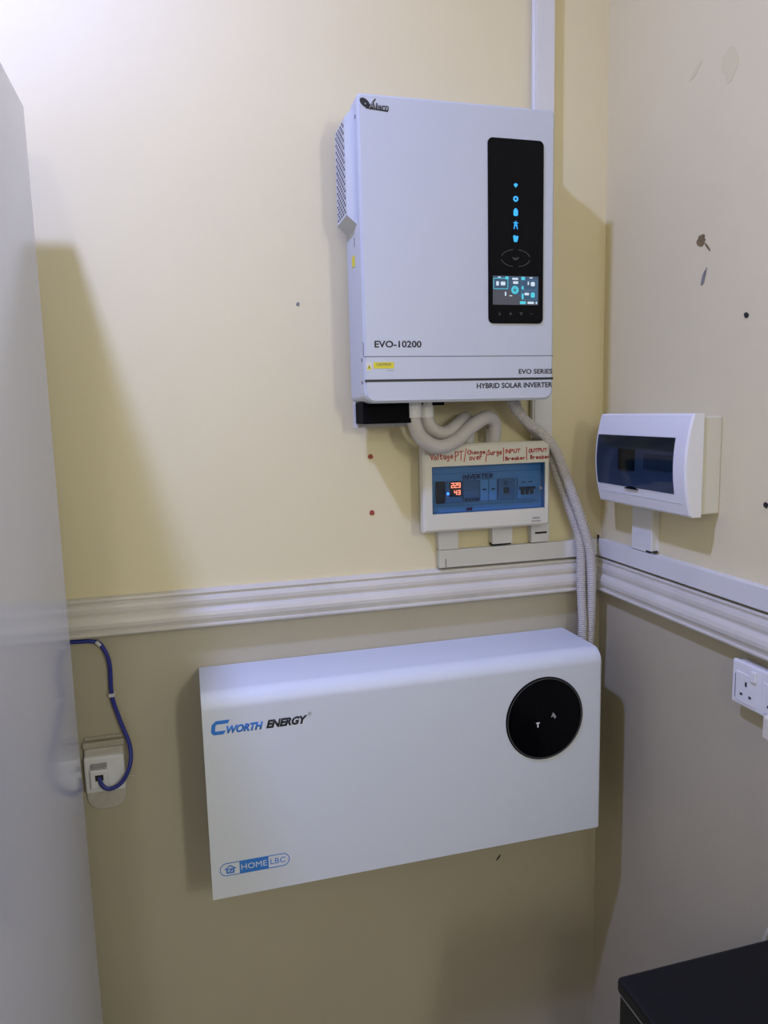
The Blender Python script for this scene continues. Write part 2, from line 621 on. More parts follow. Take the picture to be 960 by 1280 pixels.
blob('smudge', wall_right, (-0.414, 2.100), 0.028, 'stain', True, sx=0.9, sz=1.2, rot=0.4, th=0.0006)
blob('smudge', wall_right, (-0.317, 2.125), 0.013, 'stain', True, sx=0.5, sz=1.5, rot=-0.9, th=0.0006)

# ------------------------------------------------------------------ tall cabinet at the left
t = thing('tall_cabinet', 'tall pale grey glossy cabinet cropped by the left edge of the picture', 'cabinet', (-1.60, -0.46, ZF))
FX0, FX1, FY0, FY1 = -0.33, 0.33, -0.50, 0.311
box('body', FX0, FX1, FY0, FY1, 0.06, 2.026 - ZF, 'appl', t, 0.006, 3)
box('plinth', FX0 + 0.02, FX1 - 0.02, FY0 + 0.02, FY1 - 0.02, 0, 0.06, 'black', t)
for a, b in ((FX0 + 0.002, -0.002), (0.002, FX1 - 0.002)):
    d = box('door', a, b, FY0 - 0.022, FY0, 0.07, 2.02 - ZF, 'appl', t, 0.003)
    hx = -0.04 if a < -0.1 else 0.025
    box('handle', hx, hx + 0.015, FY0 - 0.05, FY0 - 0.022, 0.95, 1.15, 'grey_pl', d, 0.003)

# ------------------------------------------------------------------ inverter
IX0, IX1, IZ0, IZ1, IY = -0.661, -0.229, 1.4846, 2.091, -0.1685
t = thing('inverter', 'white wall-mounted solar inverter with black touch display panel', 'inverter', ((IX0 + IX1) / 2, 0, IZ0))
ox, oz = (IX0 + IX1) / 2, IZ0
HW = (IX1 - IX0) / 2
X = lambda x: x - ox
Z = lambda z: z - oz
prism('chassis', rrect(-HW + 0.003, HW - 0.003, 0.004, Z(IZ1) - 0.003, 0.012), -0.112, -0.027, 'white', t, 0.002)
# front cover, rounded at the bottom corners
prism('front_cover', rrect(-HW, HW, 0.0, Z(IZ1), (0.022, 0.022, 0.008, 0.008)), IY, -0.1135, 'white', t, 0.005)
# hanging bracket
box('bracket', -HW + 0.03, HW - 0.09, -0.027, 0.0, 0.42, 0.50, 'grey_pl', t)
# side vent hood
bm = bmesh.new()
vx0, vx1 = -HW - 0.019, -HW + 0.004
vz0, vz1 = Z(1.868), Z(2.056)
P = {}
for tag_, (x, z0, z1) in (('o', (vx0, vz0, vz1)), ('i', (vx1, vz0 - 0.022, vz1 + 0.026))):
    for yy in (-0.138, -0.036):
        for zz in (z0, z1):
            P[tag_, yy, zz == z1] = bm.verts.new((x, yy + (0.006 if tag_ == 'o' and yy < -0.1 else 0), zz))
ya, yb_ = -0.138, -0.036
for f in ((('o', ya, 0), ('o', ya, 1), ('o', yb_, 1), ('o', yb_, 0)), (('i', ya, 0), ('i', yb_, 0), ('i', yb_, 1), ('i', ya, 1)),
          (('o', ya, 0), ('o', yb_, 0), ('i', yb_, 0), ('i', ya, 0)), (('o', ya, 1), ('i', ya, 1), ('i', yb_, 1), ('o', yb_, 1)),
          (('o', ya, 0), ('i', ya, 0), ('i', ya, 1), ('o', ya, 1)), (('o', yb_, 0), ('o', yb_, 1), ('i', yb_, 1), ('i', yb_, 0))):
    bm.faces.new([P[a, b, bool(c)] for a, b, c in f])
hood = link_mesh('vent_hood', bm, 'white', t)
bm = bmesh.new()
rows = 26
for k in range(rows):
    zc = vz0 + 0.008 + (vz1 - vz0 - 0.014) * k / (rows - 1)
    for c in range(5):
        yc = -0.121 + 0.018 * c + (0.009 if k % 2 else 0)
        if yc > -0.041:
            continue
        h = [bm.verts.new((vx0 - 0.0006, yc + 0.0056 * math.cos(PI / 3 * i), zc + 0.0021 * math.sin(PI / 3 * i))) for i in range(6)]
        h2 = [bm.verts.new((vx0 + 0.0005, v.co.y, v.co.z)) for v in h]
        bm.faces.new(h)
        for i in range(6):
            bm.faces.new((h[i], h2[i], h2[(i + 1) % 6], h[(i + 1) % 6]))
link_mesh('vent_holes', bm, 'vent', hood)
# things on the left flank
for zz, hh, yy in ((2.052, 0.003, -0.150), (1.575, 0.003, -0.150), (1.528, 0.003, -0.148)):
    bm = bmesh.new()
    add_box(bm, -HW - 0.0012, -HW + 0.001, yy - 0.003, yy + 0.003, Z(zz) - hh, Z(zz) + hh)
    link_mesh('screw', bm, 'seam', t)
box('side_slot', -HW + 0.002, -HW + 0.0045, -0.107, -0.100, Z(1.812), Z(1.830), 'dark', t)
bm = bmesh.new()
add_box(bm, -HW + 0.0022, -HW + 0.004, -0.100, -0.074, Z(1.774), Z(1.796))
link_mesh('warning_sticker', bm, 'yellow', t)
# seam and stripe
fy = IY - 0.0003
box('seam', -HW + 0.001, HW - 0.001, fy, IY + 0.001, Z(1.5795), Z(1.5812), 'seam', t)
box('side_seam', -HW - 0.0004, -HW + 0.004, IY + 0.004, IY + 0.0058, Z(1.58), Z(1.61), 'seam', t)
box('black_stripe', -HW + 0.001, HW - 0.001, fy - 0.0003, IY + 0.001, Z(1.5285), Z(1.5335), 'ink', t)
text('lettering', 'EVO-10200', X(-0.638), Z(1.5985), X(-0.536), Z(1.6125), IY, 'ink', t, bold=0.022)
text('lettering', 'EVO SERIES', X(-0.313), Z(1.5415), X(-0.232), Z(1.5520), IY, 'ink', t, bold=0.020)
text('lettering', 'HYBRID SOLAR INVERTER', X(-0.412), Z(1.5115), X(-0.232), Z(1.5230), IY, 'ink', t, bold=0.024)
# caution sticker
s = box('caution_sticker', X(-0.660) + 0.003, X(-0.632) - 0.0125, fy - 0.0002, IY, Z(1.5505), Z(1.5690), 'sticker', t)
bm = bmesh.new()
sx = X(-0.6505)
add_prism(bm, [(sx - 0.0055, Z(1.5545)), (sx + 0.0055, Z(1.5545)), (sx, Z(1.5645))], fy - 0.0006, IY)
link_mesh('warning_triangle', bm, 'yellow', s)
bm = bmesh.new()
add_prism(bm, [(sx - 0.0010, Z(1.5565)), (sx + 0.0010, Z(1.5565)), (sx + 0.0006, Z(1.5615)), (sx - 0.0006, Z(1.5615))], fy - 0.0009, IY)
link_mesh('exclamation_mark', bm, 'ink', s)
s2 = box('caution_sticker', X(-0.641), X(-0.597), fy - 0.0002, IY, Z(1.5560), Z(1.5690), 'yellow', t)
text('lettering', 'CAUTION', X(-0.635), Z(1.5615), X(-0.604), Z(1.5670), fy - 0.0002, 'grey_mark', s2)
box('sticker_line', X(-0.612), X(-0.598), fy - 0.0002, IY, Z(1.5515), Z(1.5528), 'grey_mark2', t)
# maker's logo top left: dark winged oval and shadowed lettering
lg = prism('logo', circle_pts(X(-0.6455), Z(2.0725), 0.0115, 0.0070, 24, -0.62), fy - 0.0005, IY, 'ink', t)
prism('logo_eye', circle_pts(X(-0.6445), Z(2.0705), 0.0016, n=12), fy - 0.0009, IY, 'grey_mark2', lg)
bm = bmesh.new()
add_prism(bm, [(X(-0.640), Z(2.0640)), (X(-0.637), Z(2.0630)), (X(-0.6225), Z(2.0800)), (X(-0.6245), Z(2.0815))], fy - 0.0005, IY)
link_mesh('logo_stroke', bm, 'ink', lg)
bm = bmesh.new()
add_prism(bm, [(X(-0.645), Z(2.0620)), (X(-0.598), Z(2.0585)), (X(-0.598), Z(2.0615)), (X(-0.640), Z(2.0650))], fy - 0.0003, IY)
link_mesh('logo_stroke', bm, 'ink', lg)
text('lettering', 'Aiern', X(-0.6365), Z(2.0605), X(-0.5965), Z(2.0745), IY, 'ink', t, shear=0.15, bold=0.035)
text('lettering', 'Aiern', X(-0.6375), Z(2.0620), X(-0.5980), Z(2.0745), fy - 0.0004, 'grey_mark2', t, shear=0.15, bold=-0.004)
# black display panel
DP = prism('display_panel', rrect(X(-0.3845), X(-0.2565), Z(1.649), Z(2.026), 0.011), IY - 0.003, IY + 0.002, 'glass_blk', t, 0.001)
dy = IY - 0.003
cx = X(-0.322)
# five lit icons
bm = bmesh.new()
wp = [(cx, Z(1.9285))] + [(cx + 0.0062 * math.cos(a), Z(1.9285) + 0.009 * math.sin(a)) for a in [math.radians(d) for d in (38, 64, 90, 116, 142)]]
add_prism(bm, wp, dy - 0.0006, dy)
link_mesh('lit_icon', bm, 'icon', DP)
bm = bmesh.new()
add_ring(bm, circle_pts(cx, Z(1.906), 0.0058, n=20), circle_pts(cx, Z(1.906), 0.0024, n=20), dy - 0.0006, dy)
link_mesh('lit_icon', bm, 'icon', DP)
bm = bmesh.new()
add_prism(bm, rrect(cx - 0.0050, cx + 0.0050, Z(1.8715), Z(1.8845), 0.003), dy - 0.0006, dy)
add_prism(bm, rrect(cx - 0.0026, cx + 0.0026, Z(1.8845), Z(1.8868), 0.001), dy - 0.0006, dy)
link_mesh('lit_icon', bm, 'icon', DP)
bm = bmesh.new()
zi = Z(1.853)
for pl in ([(-.0010, .008), (.0010, .008), (.0048, -.0082), (.0030, -.0082)], [(-.0010, .008), (.0010, .008), (-.0030, -.0082), (-.0048, -.0082)],
           [(-.0052, .0035), (.0052, .0035), (.0052, .0052), (-.0052, .0052)], [(-.0040, -.0015), (.0040, -.0015), (.0040, .0003), (-.0040, .0003)]):
    add_prism(bm, [(cx + a, zi + b) for a, b in pl], dy - 0.0006, dy)
link_mesh('lit_icon', bm, 'icon', DP)
bm = bmesh.new()
zi = Z(1.8255)
add_prism(bm, [(cx + a, zi + b) for a, b in ((-.0035, -.007), (.0030, -.007), (.0052, -.001), (.0060, .0045), (.0030, .0060), (.0008, .0035), (-.0020, .0072), (-.0058, .0050), (-.0052, -.001))], dy - 0.0006, dy)
link_mesh('lit_icon', bm, 'icon', DP)
# touch ring
bm = bmesh.new()
zr = Z(1.785)
for (a0, a1) in ((12, 80), (100, 168), (192, 258), (282, 348)):
    n = 10
    A, Bq = [], []
    for i in range(n + 1):
        a = math.radians(a0 + (a1 - a0) * i / n)
        A.append(bm.verts.new((cx + 0.0345 * math.cos(a), dy - 0.0003, zr + 0.0185 * math.sin(a))))
        Bq.append(bm.verts.new((cx + 0.0325 * math.cos(a), dy - 0.0003, zr + 0.0170 * math.sin(a))))
    for i in range(n):
        bm.faces.new((A[i], A[i + 1], Bq[i + 1], Bq[i]))
g = bmesh.ops.extrude_face_region(bm, geom=bm.faces[:])
for v in [e for e in g['geom'] if isinstance(e, bmesh.types.BMVert)]:
    v.co.y = dy
link_mesh('touch_ring', bm, 'faint_mark', DP)
prism('touch_mark', [(cx - .009, zr + .003), (cx - .004, zr - .004), (cx + .004, zr - .004), (cx + .009, zr + .003), (cx + .004, zr + .001), (cx - .004, zr + .001)], dy - 0.0003, dy, 'faint_mark', DP)
for i, px in enumerate((-0.359, -0.334, -0.309, -0.284)):
    if i == 0:
        pts = [(X(px) - .0025, Z(1.6655)), (X(px) + .003, Z(1.6670)), (X(px) - .0015, Z(1.6745))]
    elif i == 1:
        pts = [(X(px) - .004, Z(1.667)), (X(px) + .004, Z(1.667)), (X(px), Z(1.6735))]
    elif i == 2:
        pts = [(X(px) - .004, Z(1.6725)), (X(px), Z(1.665)), (X(px) + .004, Z(1.6725))]
    else:
        pts = [(X(px) - .003, Z(1.669)), (X(px) + .003, Z(1.669)), (X(px) + .003, Z(1.6705)), (X(px) - .003, Z(1.6705))]
    prism('button_mark', pts, dy - 0.0003, dy, 'faint_mark', DP)
# small colour screen
SX0, SX1, SZ0, SZ1 = X(-0.375), X(-0.2685), Z(1.688), Z(1.748)
SC = prism('screen', rrect(SX0, SX1, SZ0, SZ1, 0.001, 2), dy - 0.0004, dy, 'scr_bg', DP)
SW, SH = SX1 - SX0, SZ1 - SZ0
sy = dy - 0.0004


def scr(kind, u0, v0, u1, v1, m):
    """piece of the screen picture, u right, v down, both 0..1"""
    x0, x1, z1, z0 = SX0 + u0 * SW, SX0 + u1 * SW, SZ1 - v0 * SH, SZ1 - v1 * SH
    if kind == 'r':
        prism('screen_graphic', rrect(x0, x1, z0, z1, min(x1 - x0, z1 - z0) * 0.25, 3), sy - 0.0004, sy, m, SC)
    elif kind == 'o':
        bm = bmesh.new()
        c = ((x0 + x1) / 2, (z0 + z1) / 2)
        add_ring(bm, circle_pts(*c, (x1 - x0) / 2, (z1 - z0) / 2, 20), circle_pts(*c, (x1 - x0) / 2 * .62, (z1 - z0) / 2 * .62, 20), sy - 0.0006, sy)
        link_mesh('screen_graphic', bm, m, SC)
    elif kind == 'f':
        bm = bmesh.new()
        add_ring(bm, rrect(x0, x1, z0, z1, 0.002, 3), rrect(x0 + .0012, x1 - .0012, z0 + .0012, z1 - .0012, 0.0012, 3), sy - 0.0003, sy)
        link_mesh('screen_graphic', bm, m, SC)


prism('screen_panel', [(SX0 + .001, SZ1 - .47 * SH), (SX0 + .36 * SW, SZ1 - .47 * SH), (SX0 + .58 * SW, SZ1 - .72 * SH), (SX1 - .001, SZ1 - .98 * SH), (SX1 - .001, SZ1 - .001), (SX0 + .001, SZ1 - .001)], sy - 0.0002, sy, 'scr_navy', SC)
scr('f', 0.01, 0.08, 0.33, 0.46, 'scr_cyan')
scr('r', 0.07, 0.19, 0.13, 0.34, 'scr_white')
scr('r', 0.17, 0.20, 0.27, 0.33, 'scr_white')
scr('r', 0.11, 0.03, 0.17, 0.07, 'scr_white')
scr('r', 0.27, 0.02, 0.34, 0.12, 'scr_cyan')
scr('r', 0.42, 0.06, 0.55, 0.13, 'scr_white')
scr('r', 0.44, 0.18, 0.55, 0.27, 'scr_white')
scr('o', 0.40, 0.34, 0.56, 0.62, 'scr_cyan')
scr('o', 0.44, 0.41, 0.52, 0.55, 'scr_cyan')
scr('r', 0.62, 0.02, 0.70, 0.13, 'scr_cyan')
scr('r', 0.80, 0.03, 0.87, 0.07, 'scr_white')
scr('f', 0.62, 0.12, 0.97, 0.47, 'scr_blue')
scr('r', 0.76, 0.18, 0.79, 0.30, 'scr_white')
scr('r', 0.83, 0.19, 0.92, 0.34, 'scr_white')
scr('r', 0.63, 0.34, 0.67, 0.46, 'scr_cyan')
scr('r', 0.26, 0.55, 0.29, 0.69, 'scr_white')
scr('r', 0.36, 0.67, 0.42, 0.70, 'scr_white')
scr('f', 0.62, 0.50, 0.97, 0.82, 'scr_blue')
scr('r', 0.69, 0.57, 0.79, 0.66, 'scr_white')
scr('r', 0.83, 0.56, 0.92, 0.74, 'scr_cyan')
scr('r', 0.63, 0.60, 0.67, 0.80, 'scr_cyan')
scr('r', 0.59, 0.87, 0.72, 0.97, 'scr_cyan')
scr('r', 0.76, 0.88, 0.90, 0.96, 'scr_white')
scr('r', 0.94, 0.88, 0.97, 0.96, 'scr_white')
# black terminal box under the housing
tb = box('terminal_box', X(-0.654), X(-0.545), -0.118, -0.045, Z(1.441), Z(1.4875), 'black', t, 0.002)
box('mounting_plate', X(-0.6585), X(-0.53), -0.045, -0.040, Z(1.432), Z(1.49), 'pvc', t)
box('cable_gland_plate', X(-0.49), X(-0.462), -0.10, -0.075, Z(1.478), Z(1.4875), 'black', t)
box('cable_gland_plate', X(-0.525), X(-0.510), -0.10, -0.085, Z(1.480), Z(1.4875), 'black', t)

# ------------------------------------------------------------------ trunking
def trunk_seg(t, x0, x1, z0, z1, d=0.022, lidside='h'):
    """one straight run: base channel against the wall and a snap-on lid"""
    box('trunking_base', x0 + 0.0015, x1 - 0.0015, -d + 0.006, 0, z0 + 0.0015, z1 - 0.0015, 'pvc', t)
    return box('trunking_lid', x0, x1, -d, -d + 0.009, z0, z1, 'pvc', t, 0.0014)


t = thing('cable_trunking', 'white vertical cable trunking running from the ceiling down behind the inverter', 'trunking', (-0.179, 0, 1.392))
trunk_seg(t, -0.0235, 0.0235, 0, 3.20 - 1.392, 0.026)
box('lid_edge', -0.0275, -0.0235, -0.0235, -0.012, 0, 3.20 - 1.392, 'white_pl', t, 0.001)
t = thing('cable_trunking', 'white L-shaped cable trunking on the rail under the small breaker box', 'trunking', (-0.452, 0, 1.0875))
trunk_seg(t, 0, 0.430, 0, 0.0435)
trunk_seg(t, 0, 0.050, 0.0445, 0.0985)
box('joint_line', 0.0165, 0.0178, -0.0225, -0.02, 0.001, 0.022, 'dark', t)
t = thing('cable_trunking', 'short white trunking stub under the middle of the small breaker box', 'trunking', (-0.314, 0, 1.1335), group=None)
trunk_seg(t, 0, 0.053, 0.004, 0.054, 0.026)
box('cut_end', 0.002, 0.051, -0.021, -0.002, 0.0, 0.006, 'dark', t)
t = thing('cable_trunking', 'short notched trunking stub under the right end of the small breaker box', 'trunking', (-0.209, 0, 1.1335))
trunk_seg(t, 0, 0.049, 0.0, 0.054, 0.024)
box('notch', 0.010, 0.042, -0.0246, -0.018, 0.0215, 0.0265, 'dark', t)
t = thing('cable_trunking', 'long white cable trunking along the rail on the right wall', 'trunking', (0, -0.024, 1.0875), -PI / 2)
trunk_seg(t, 0.0, 2.2, 0, 0.0435)
prism('corner_gap', [(0.0, 0.030), (0.004, 0.052), (-0.004, 0.054), (-0.003, 0.040)], -0.0225, -0.020, 'dark', t)
t = thing('cable_trunking', 'short white trunking riser below the smoked-window breaker box', 'trunking', (0, -0.170, 1.1325), -PI / 2)
trunk_seg(t, 0, 0.075, 0.0, 0.118, 0.022)
box('cut_end', 0.057, 0.0752, -0.0226, -0.004, 0.001, 0.005, 'dark', t)

# ------------------------------------------------------------------ small breaker box (back wall)
t = thing('breaker_box', 'cream breaker box with blue see-through door and red handwriting under the inverter', 'breaker box', (-0.505, 0, 1.185))
BW, BH = 0.3215, 0.2035
WIN = (0.0215, 0.3085, 0.0420, 0.1525)
box('back_box', 0.012, BW - 0.006, -0.048, 0, 0.004, BH - 0.004, 'cream_pl', t, 0.003)
window_cover('front_cover', BW, BH, WIN, -0.070, -0.046, 'cream_pl', t, 0.0, 0.005, 4)
box('lip', 0.006, 0.016, -0.046, -0.030, 0.012, 0.030, 'grey_pl', t, 0.002)
# tray behind the door
tr = box('module_tray', WIN[0] - 0.001, WIN[1] + 0.001, -0.054, -0.0485, WIN[2] - 0.001, WIN[3] + 0.001, 'tray', t)
box('tray_edge', WIN[0] + 0.002, WIN[1] - 0.002, -0.0555, -0.054, 0.1335, 0.1345, 'mod_dark', tr)
box('tray_edge', WIN[0] + 0.002, WIN[1] - 0.002, -0.0555, -0.054, 0.0575, 0.0585, 'mod_dark', tr)
ym = -0.0625


def module(name, x0, x1, m, z0=0.066, z1=0.1165):
    return box(name, x0 + 0.0008, x1 - 0.0008, ym, -0.054, z0, z1, m, t, 0.0012)


module('blank_module', 0.0335, 0.0560, 'black', 0.0655, 0.1165)
mm = module('meter_module', 0.0565, 0.0985, 'mod_dark')
box('meter_face', 0.0665, 0.0965, ym - 0.0008, ym, 0.080, 0.1155, 'black', mm)
SEG = {'a': (0, 1, 1, 1), 'b': (1, .5, 1, 1), 'c': (1, 0, 1, .5), 'd': (0, 0, 1, 0), 'e': (0, 0, 0, .5), 'f': (0, .5, 0, 1), 'g': (0, .5, 1, .5)}
DIG = {'2': 'abged', '9': 'abcfgd', '4': 'fgbc', '3': 'abgcd'}


def digit(ch, x0, z0, wd, ht):
    bm = bmesh.new()
    th = wd * 0.15
    for s_ in DIG[ch]:
        a, b, c, d_ = SEG[s_]
        add_box(bm, x0 + min(a, c) * wd - th, x0 + max(a, c) * wd + th, ym - 0.0016, ym - 0.0008, z0 + min(b, d_) * ht - th, z0 + max(b, d_) * ht + th)
    return link_mesh('red_digit', bm, 'red_led', mm)


for i, ch in enumerate('229'):
    digit(ch, 0.0712 + i * 0.0082, 0.1015, 0.0052, 0.0105)
for i, ch in enumerate('43'):
    digit(ch, 0.0785 + i * 0.0088, 0.0850, 0.0052, 0.0095)
prism('status_light', circle_pts(0.0628, 0.0880, 0.0030, n=14), ym - 0.0012, ym, 'blue_led', mm)
m3 = module('surge_module', 0.1010, 0.1425, 'mod_dark')
for zz in (0.107, 0.1005, 0.094):
    box('module_groove', 0.104, 0.1395, ym - 0.0006, ym, zz, zz + 0.0012, 'seam', m3)
box('caption_strip', 0.1025, 0.1410, ym - 0.0006, ym, 0.0675, 0.0765, 'seam', m3)
for i in range(4):
    box('caption_mark', 0.105 + i * 0.009, 0.111 + i * 0.009, ym - 0.0012, ym, 0.0692, 0.0742, 'ink', m3)
for k in range(2):
    m4 = module('changeover_module', 0.1435 + k * 0.0222, 0.1655 + k * 0.0222, 'white_pl')
    box('indicator', 0.1500 + k * 0.0222, 0.1590 + k * 0.0222, ym - 0.0008, ym, 0.0915, 0.0955, 'ink', m4)
m5 = module('input_breaker', 0.1895, 0.2345, 'mod_dark')
box('toggle', 0.2035, 0.2165, ym - 0.004, ym, 0.082, 0.096, 'ink', m5, 0.001)
prism('test_button', circle_pts(0.209, 0.1065, 0.0055, n=16), ym - 0.0015, ym, 'seam', m5)
m6 = module('output_breaker', 0.2405, 0.2865, 'tray')
box('toggle_bar', 0.2440, 0.2850, ym - 0.004, ym, 0.0885, 0.0950, 'ink', m6, 0.001)
for k in range(3):
    box('toggle', 0.2480 + k * 0.012, 0.2565 + k * 0.012, ym - 0.0045, ym, 0.0765, 0.0890, 'ink', m6, 0.001)
for k in range(2):
    box('module_groove', 0.2500 + k * 0.018, 0.2610 + k * 0.018, ym - 0.0006, ym, 0.1045, 0.1075, 'seam', m6)
# blue see-through door on top
dr = box('see_through_door', WIN[0] + 0.0006, WIN[1] - 0.0006, -0.0690, -0.0668, WIN[2] + 0.0006, WIN[3] - 0.0006, 'blue_win', t)
handwriting('INVERTER', 0.0985, 0.1205, 0.1725, 0.1310, -0.0690, 'purple_ink', dr, 0.0020)
box('door_mark', 0.1065, 0.1205, -0.0696, -0.0690, 0.0465, 0.0535, 'purple_ink', dr)
prism('door_latch', circle_pts(0.2965, 0.0905, 0.0042, n=16), -0.0705, -0.0690, 'seam', dr)
bm = bmesh.new()
for (s0, s1, s2, s3) in ((WIN[0], WIN[1], WIN[3] - 0.0022, WIN[3]), (WIN[0], WIN[1], WIN[2], WIN[2] + 0.0014), (WIN[0], WIN[0] + 0.0024, WIN[2], WIN[3]), (WIN[1] - 0.0030, WIN[1], WIN[2], WIN[3])):
    add_box(bm, s0, s1, -0.0666, -0.055, s2, s3)
link_mesh('door_surround', bm, 'mod_dark', t)
for s_, a, b, c, d in (('Voltage', .0183, .1645, .0731, .1817), ('PT', .0788, .1648, .0990, .1864), ('/', .1006, .1621, .1060, .1915),
                       ('Change', .1095, .1757, .1530, .1879), ('over', .1145, .1643, .1446, .1733), ('/', .1546, .1598, .1580, .1803),
                       ('Surge', .1600, .1715, .1950, .1864), ('|', .1994, .1598, .2008, .1899), ('INPUT', .2055, .1772, .2426, .1865),
                       ('Breaker', .2055, .1605, .2551, .1690), ('|', .2590, .1593, .2602, .1897), ('OUTPUT', .2655, .1768, .3130, .1858),
                       ('Breaker', .2697, .1608, .3195, .1702)):
    handwriting(s_, a, b, c, d, -0.070, 'red_ink', t, 0.0020)
box('maker_mark', 0.2755, 0.2945, -0.0706, -0.070, 0.0165, 0.0205, 'grey_mark2', t)
box('maker_mark', 0.2730, 0.2975, -0.0706, -0.070, 0.0095, 0.0125, 'grey_mark2', t)

# ------------------------------------------------------------------ breaker box with smoked window (right wall)
t = thing('breaker_box', 'white breaker box with smoked dark window on the right wall', 'breaker box', (0, -0.1075, 1.2435), -PI / 2)
BW, BH = 0.330, 0.2055
WIN = (0.010, 0.292, 0.044, 0.158)
box('back_box', 0.008, BW - 0.004, -0.050, 0, 0.004, BH - 0.006, 'cream_pl', t, 0.003)
window_cover('front_cover', BW, BH, WIN, -0.070, -0.046, 'white_pl', t, 0.016, 0.004, 14)
box('inner_panel', WIN[0] - 0.004, WIN[1] + 0.004, -0.054, -0.0515, WIN[2] - 0.004, WIN[3] + 0.004, 'tray', t)
ip = box('module_slot', 0.055, 0.115, -0.058, -0.054, 0.078, 0.126, 'dark', t)
box('module_slot', 0.150, 0.275, -0.056, -0.054, 0.085, 0.118, 'mod_dark', t)
bowed_sheet('smoked_door', WIN[0] + 0.0006, WIN[1] - 0.0006, WIN[2] + 0.0006, WIN[3] - 0.0006, BH, -0.0715, 0.016, 0.0022, 'smoke_win', t)
bm = bmesh.new()
for k in range(14):
    u0, u1 = k / 14, (k + 1) / 14
    a, b = 0.145 + 0.02 * (u0 - .5) * 2 * 1.2, 0.145 + 0.02 * (u1 - .5) * 2 * 1.2
    za, zb = 0.0405 + 0.005 * math.sin(PI * u0), 0.0405 + 0.005 * math.sin(PI * u1)
    add_prism(bm, [(a, 0.0405), (b, 0.0405), (b, zb + .0008), (a, za + .0008)], -0.0842, -0.080)
link_mesh('door_pull', bm, 'black', t)
box('moulding_line', 0.012, BW - 0.02, -0.0783, -0.076, 0.0268, 0.0276, 'tray', t)

# ------------------------------------------------------------------ conduits
def conduit(label, pts, rad, ribs, c0=None, c1=None, step=0.0026):
    tt = thing('flexible_conduit', label, 'conduit', pts[-1], 0)
    base = Vector(pts[-1])
    loc = [Vector(p) - base for p in pts]
    tube('tube', loc, rad, 'conduit', tt, ribs, step, 18)
    for c in (c0, c1):
        if c:
            (a, b, rr) = c
            bm = bmesh.new()
            add_tube(bm, [Vector(a) - base, Vector(a).lerp(Vector(b), .5) - base, Vector(b) - base], rr, 16)
            link_mesh('coupling', bm, 'pvc', tt)
    return tt


conduit('grey flexible conduit looping lowest from the inverter into the breaker box', [(-0.537, -0.105, 1.480), (-0.536, -0.105, 1.445), (-0.519, -0.105, 1.407), (-0.477, -0.10, 1.385), (-0.432, -0.092, 1.397),
         (-0.392, -0.084, 1.427), (-0.352, -0.075, 1.4475), (-0.327, -0.062, 1.438), (-0.320, -0.052, 1.412), (-0.3195, -0.040, 1.382)], 0.0165, 0.0008,
        ((-0.537, -0.105, 1.490), (-0.5365, -0.105, 1.452), 0.0185), ((-0.320, -0.046, 1.422), (-0.3195, -0.040, 1.386), 0.0175))
conduit('grey flexible conduit looping above the lowest one under the inverter', [(-0.502, -0.085, 1.480), (-0.500, -0.085, 1.450), (-0.484, -0.082, 1.424), (-0.452, -0.075, 1.4145), (-0.420, -0.066, 1.430),
         (-0.396, -0.050, 1.445), (-0.383, -0.032, 1.440), (-0.3795, -0.026, 1.415), (-0.3795, -0.026, 1.382)], 0.0165, 0.0008,
        ((-0.502, -0.085, 1.490), (-0.501, -0.085, 1.452), 0.0185), ((-0.3795, -0.026, 1.420), (-0.3795, -0.026, 1.386), 0.0180))
conduit('grey flexible conduit sweeping right past the breaker box and down to the battery', [(-0.284, -0.064, 1.488), (-0.279, -0.064, 1.477), (-0.264, -0.064, 1.457), (-0.236, -0.064, 1.430), (-0.199, -0.064, 1.4035), (-0.165, -0.062, 1.364),
         (-0.143, -0.061, 1.316), (-0.118, -0.060, 1.256), (-0.098, -0.060, 1.207), (-0.084, -0.060, 1.168), (-0.069, -0.058, 1.125), (-0.061, -0.056, 1.082), (-0.058, -0.056, 0.991),
         (-0.061, -0.056, 0.897), (-0.072, -0.056, 0.80)], 0.0125, 0.0019)
conduit('pale corrugated conduit dropping behind the battery beside the room corner', [(-0.262, -0.040, 1.488), (-0.246, -0.040, 1.452), (-0.212, -0.0385, 1.413), (-0.172, -0.0385, 1.372), (-0.152, -0.038, 1.316), (-0.128, -0.038, 1.256), (-0.108, -0.038, 1.207), (-0.092, -0.039, 1.165),
         (-0.085, -0.042, 1.135), (-0.083, -0.046, 1.082), (-0.085, -0.051, 1.034), (-0.085, -0.055, 0.983), (-0.085, -0.062, 0.910), (-0.096, -0.068, 0.80)], 0.0118, 0.0021)

# ------------------------------------------------------------------ battery
BX0, BX1, BZ0, BZ1, BD = -1.028, -0.1047, 0.4446, 0.8986, -0.1841
t = thing('wall_battery', 'long white wall-mounted battery unit with round black display below the rail', 'battery', ((BX0 + BX1) / 2, 0, BZ0))
HW = (BX1 - BX0) / 2
ox, oz = (BX0 + BX1) / 2, BZ0
H = BZ1 - BZ0
# folded sheet cover: profile in (depth, height), open at both ends
rad = 0.034
prof = [(-0.002, H)]
for i in range(9):
    a = PI / 2 + (PI / 2) * i / 8
    prof.append((BD + rad + rad * math.cos(a), H - rad + rad * math.sin(a)))
prof += [(BD, 0.0015), (BD + 0.0015, 0), (-0.09, 0.0)]
th = 0.0022


def offset_prof(pr, d):
    out = []
    for i, p in enumerate(pr):
        a = Vector(pr[max(i - 1, 0)])
        b = Vector(pr[min(i + 1, len(pr) - 1)])
        tn = (b - a).normalized()
        out.append((p[0] - tn.y * d, p[1] + tn.x * d))
    return out


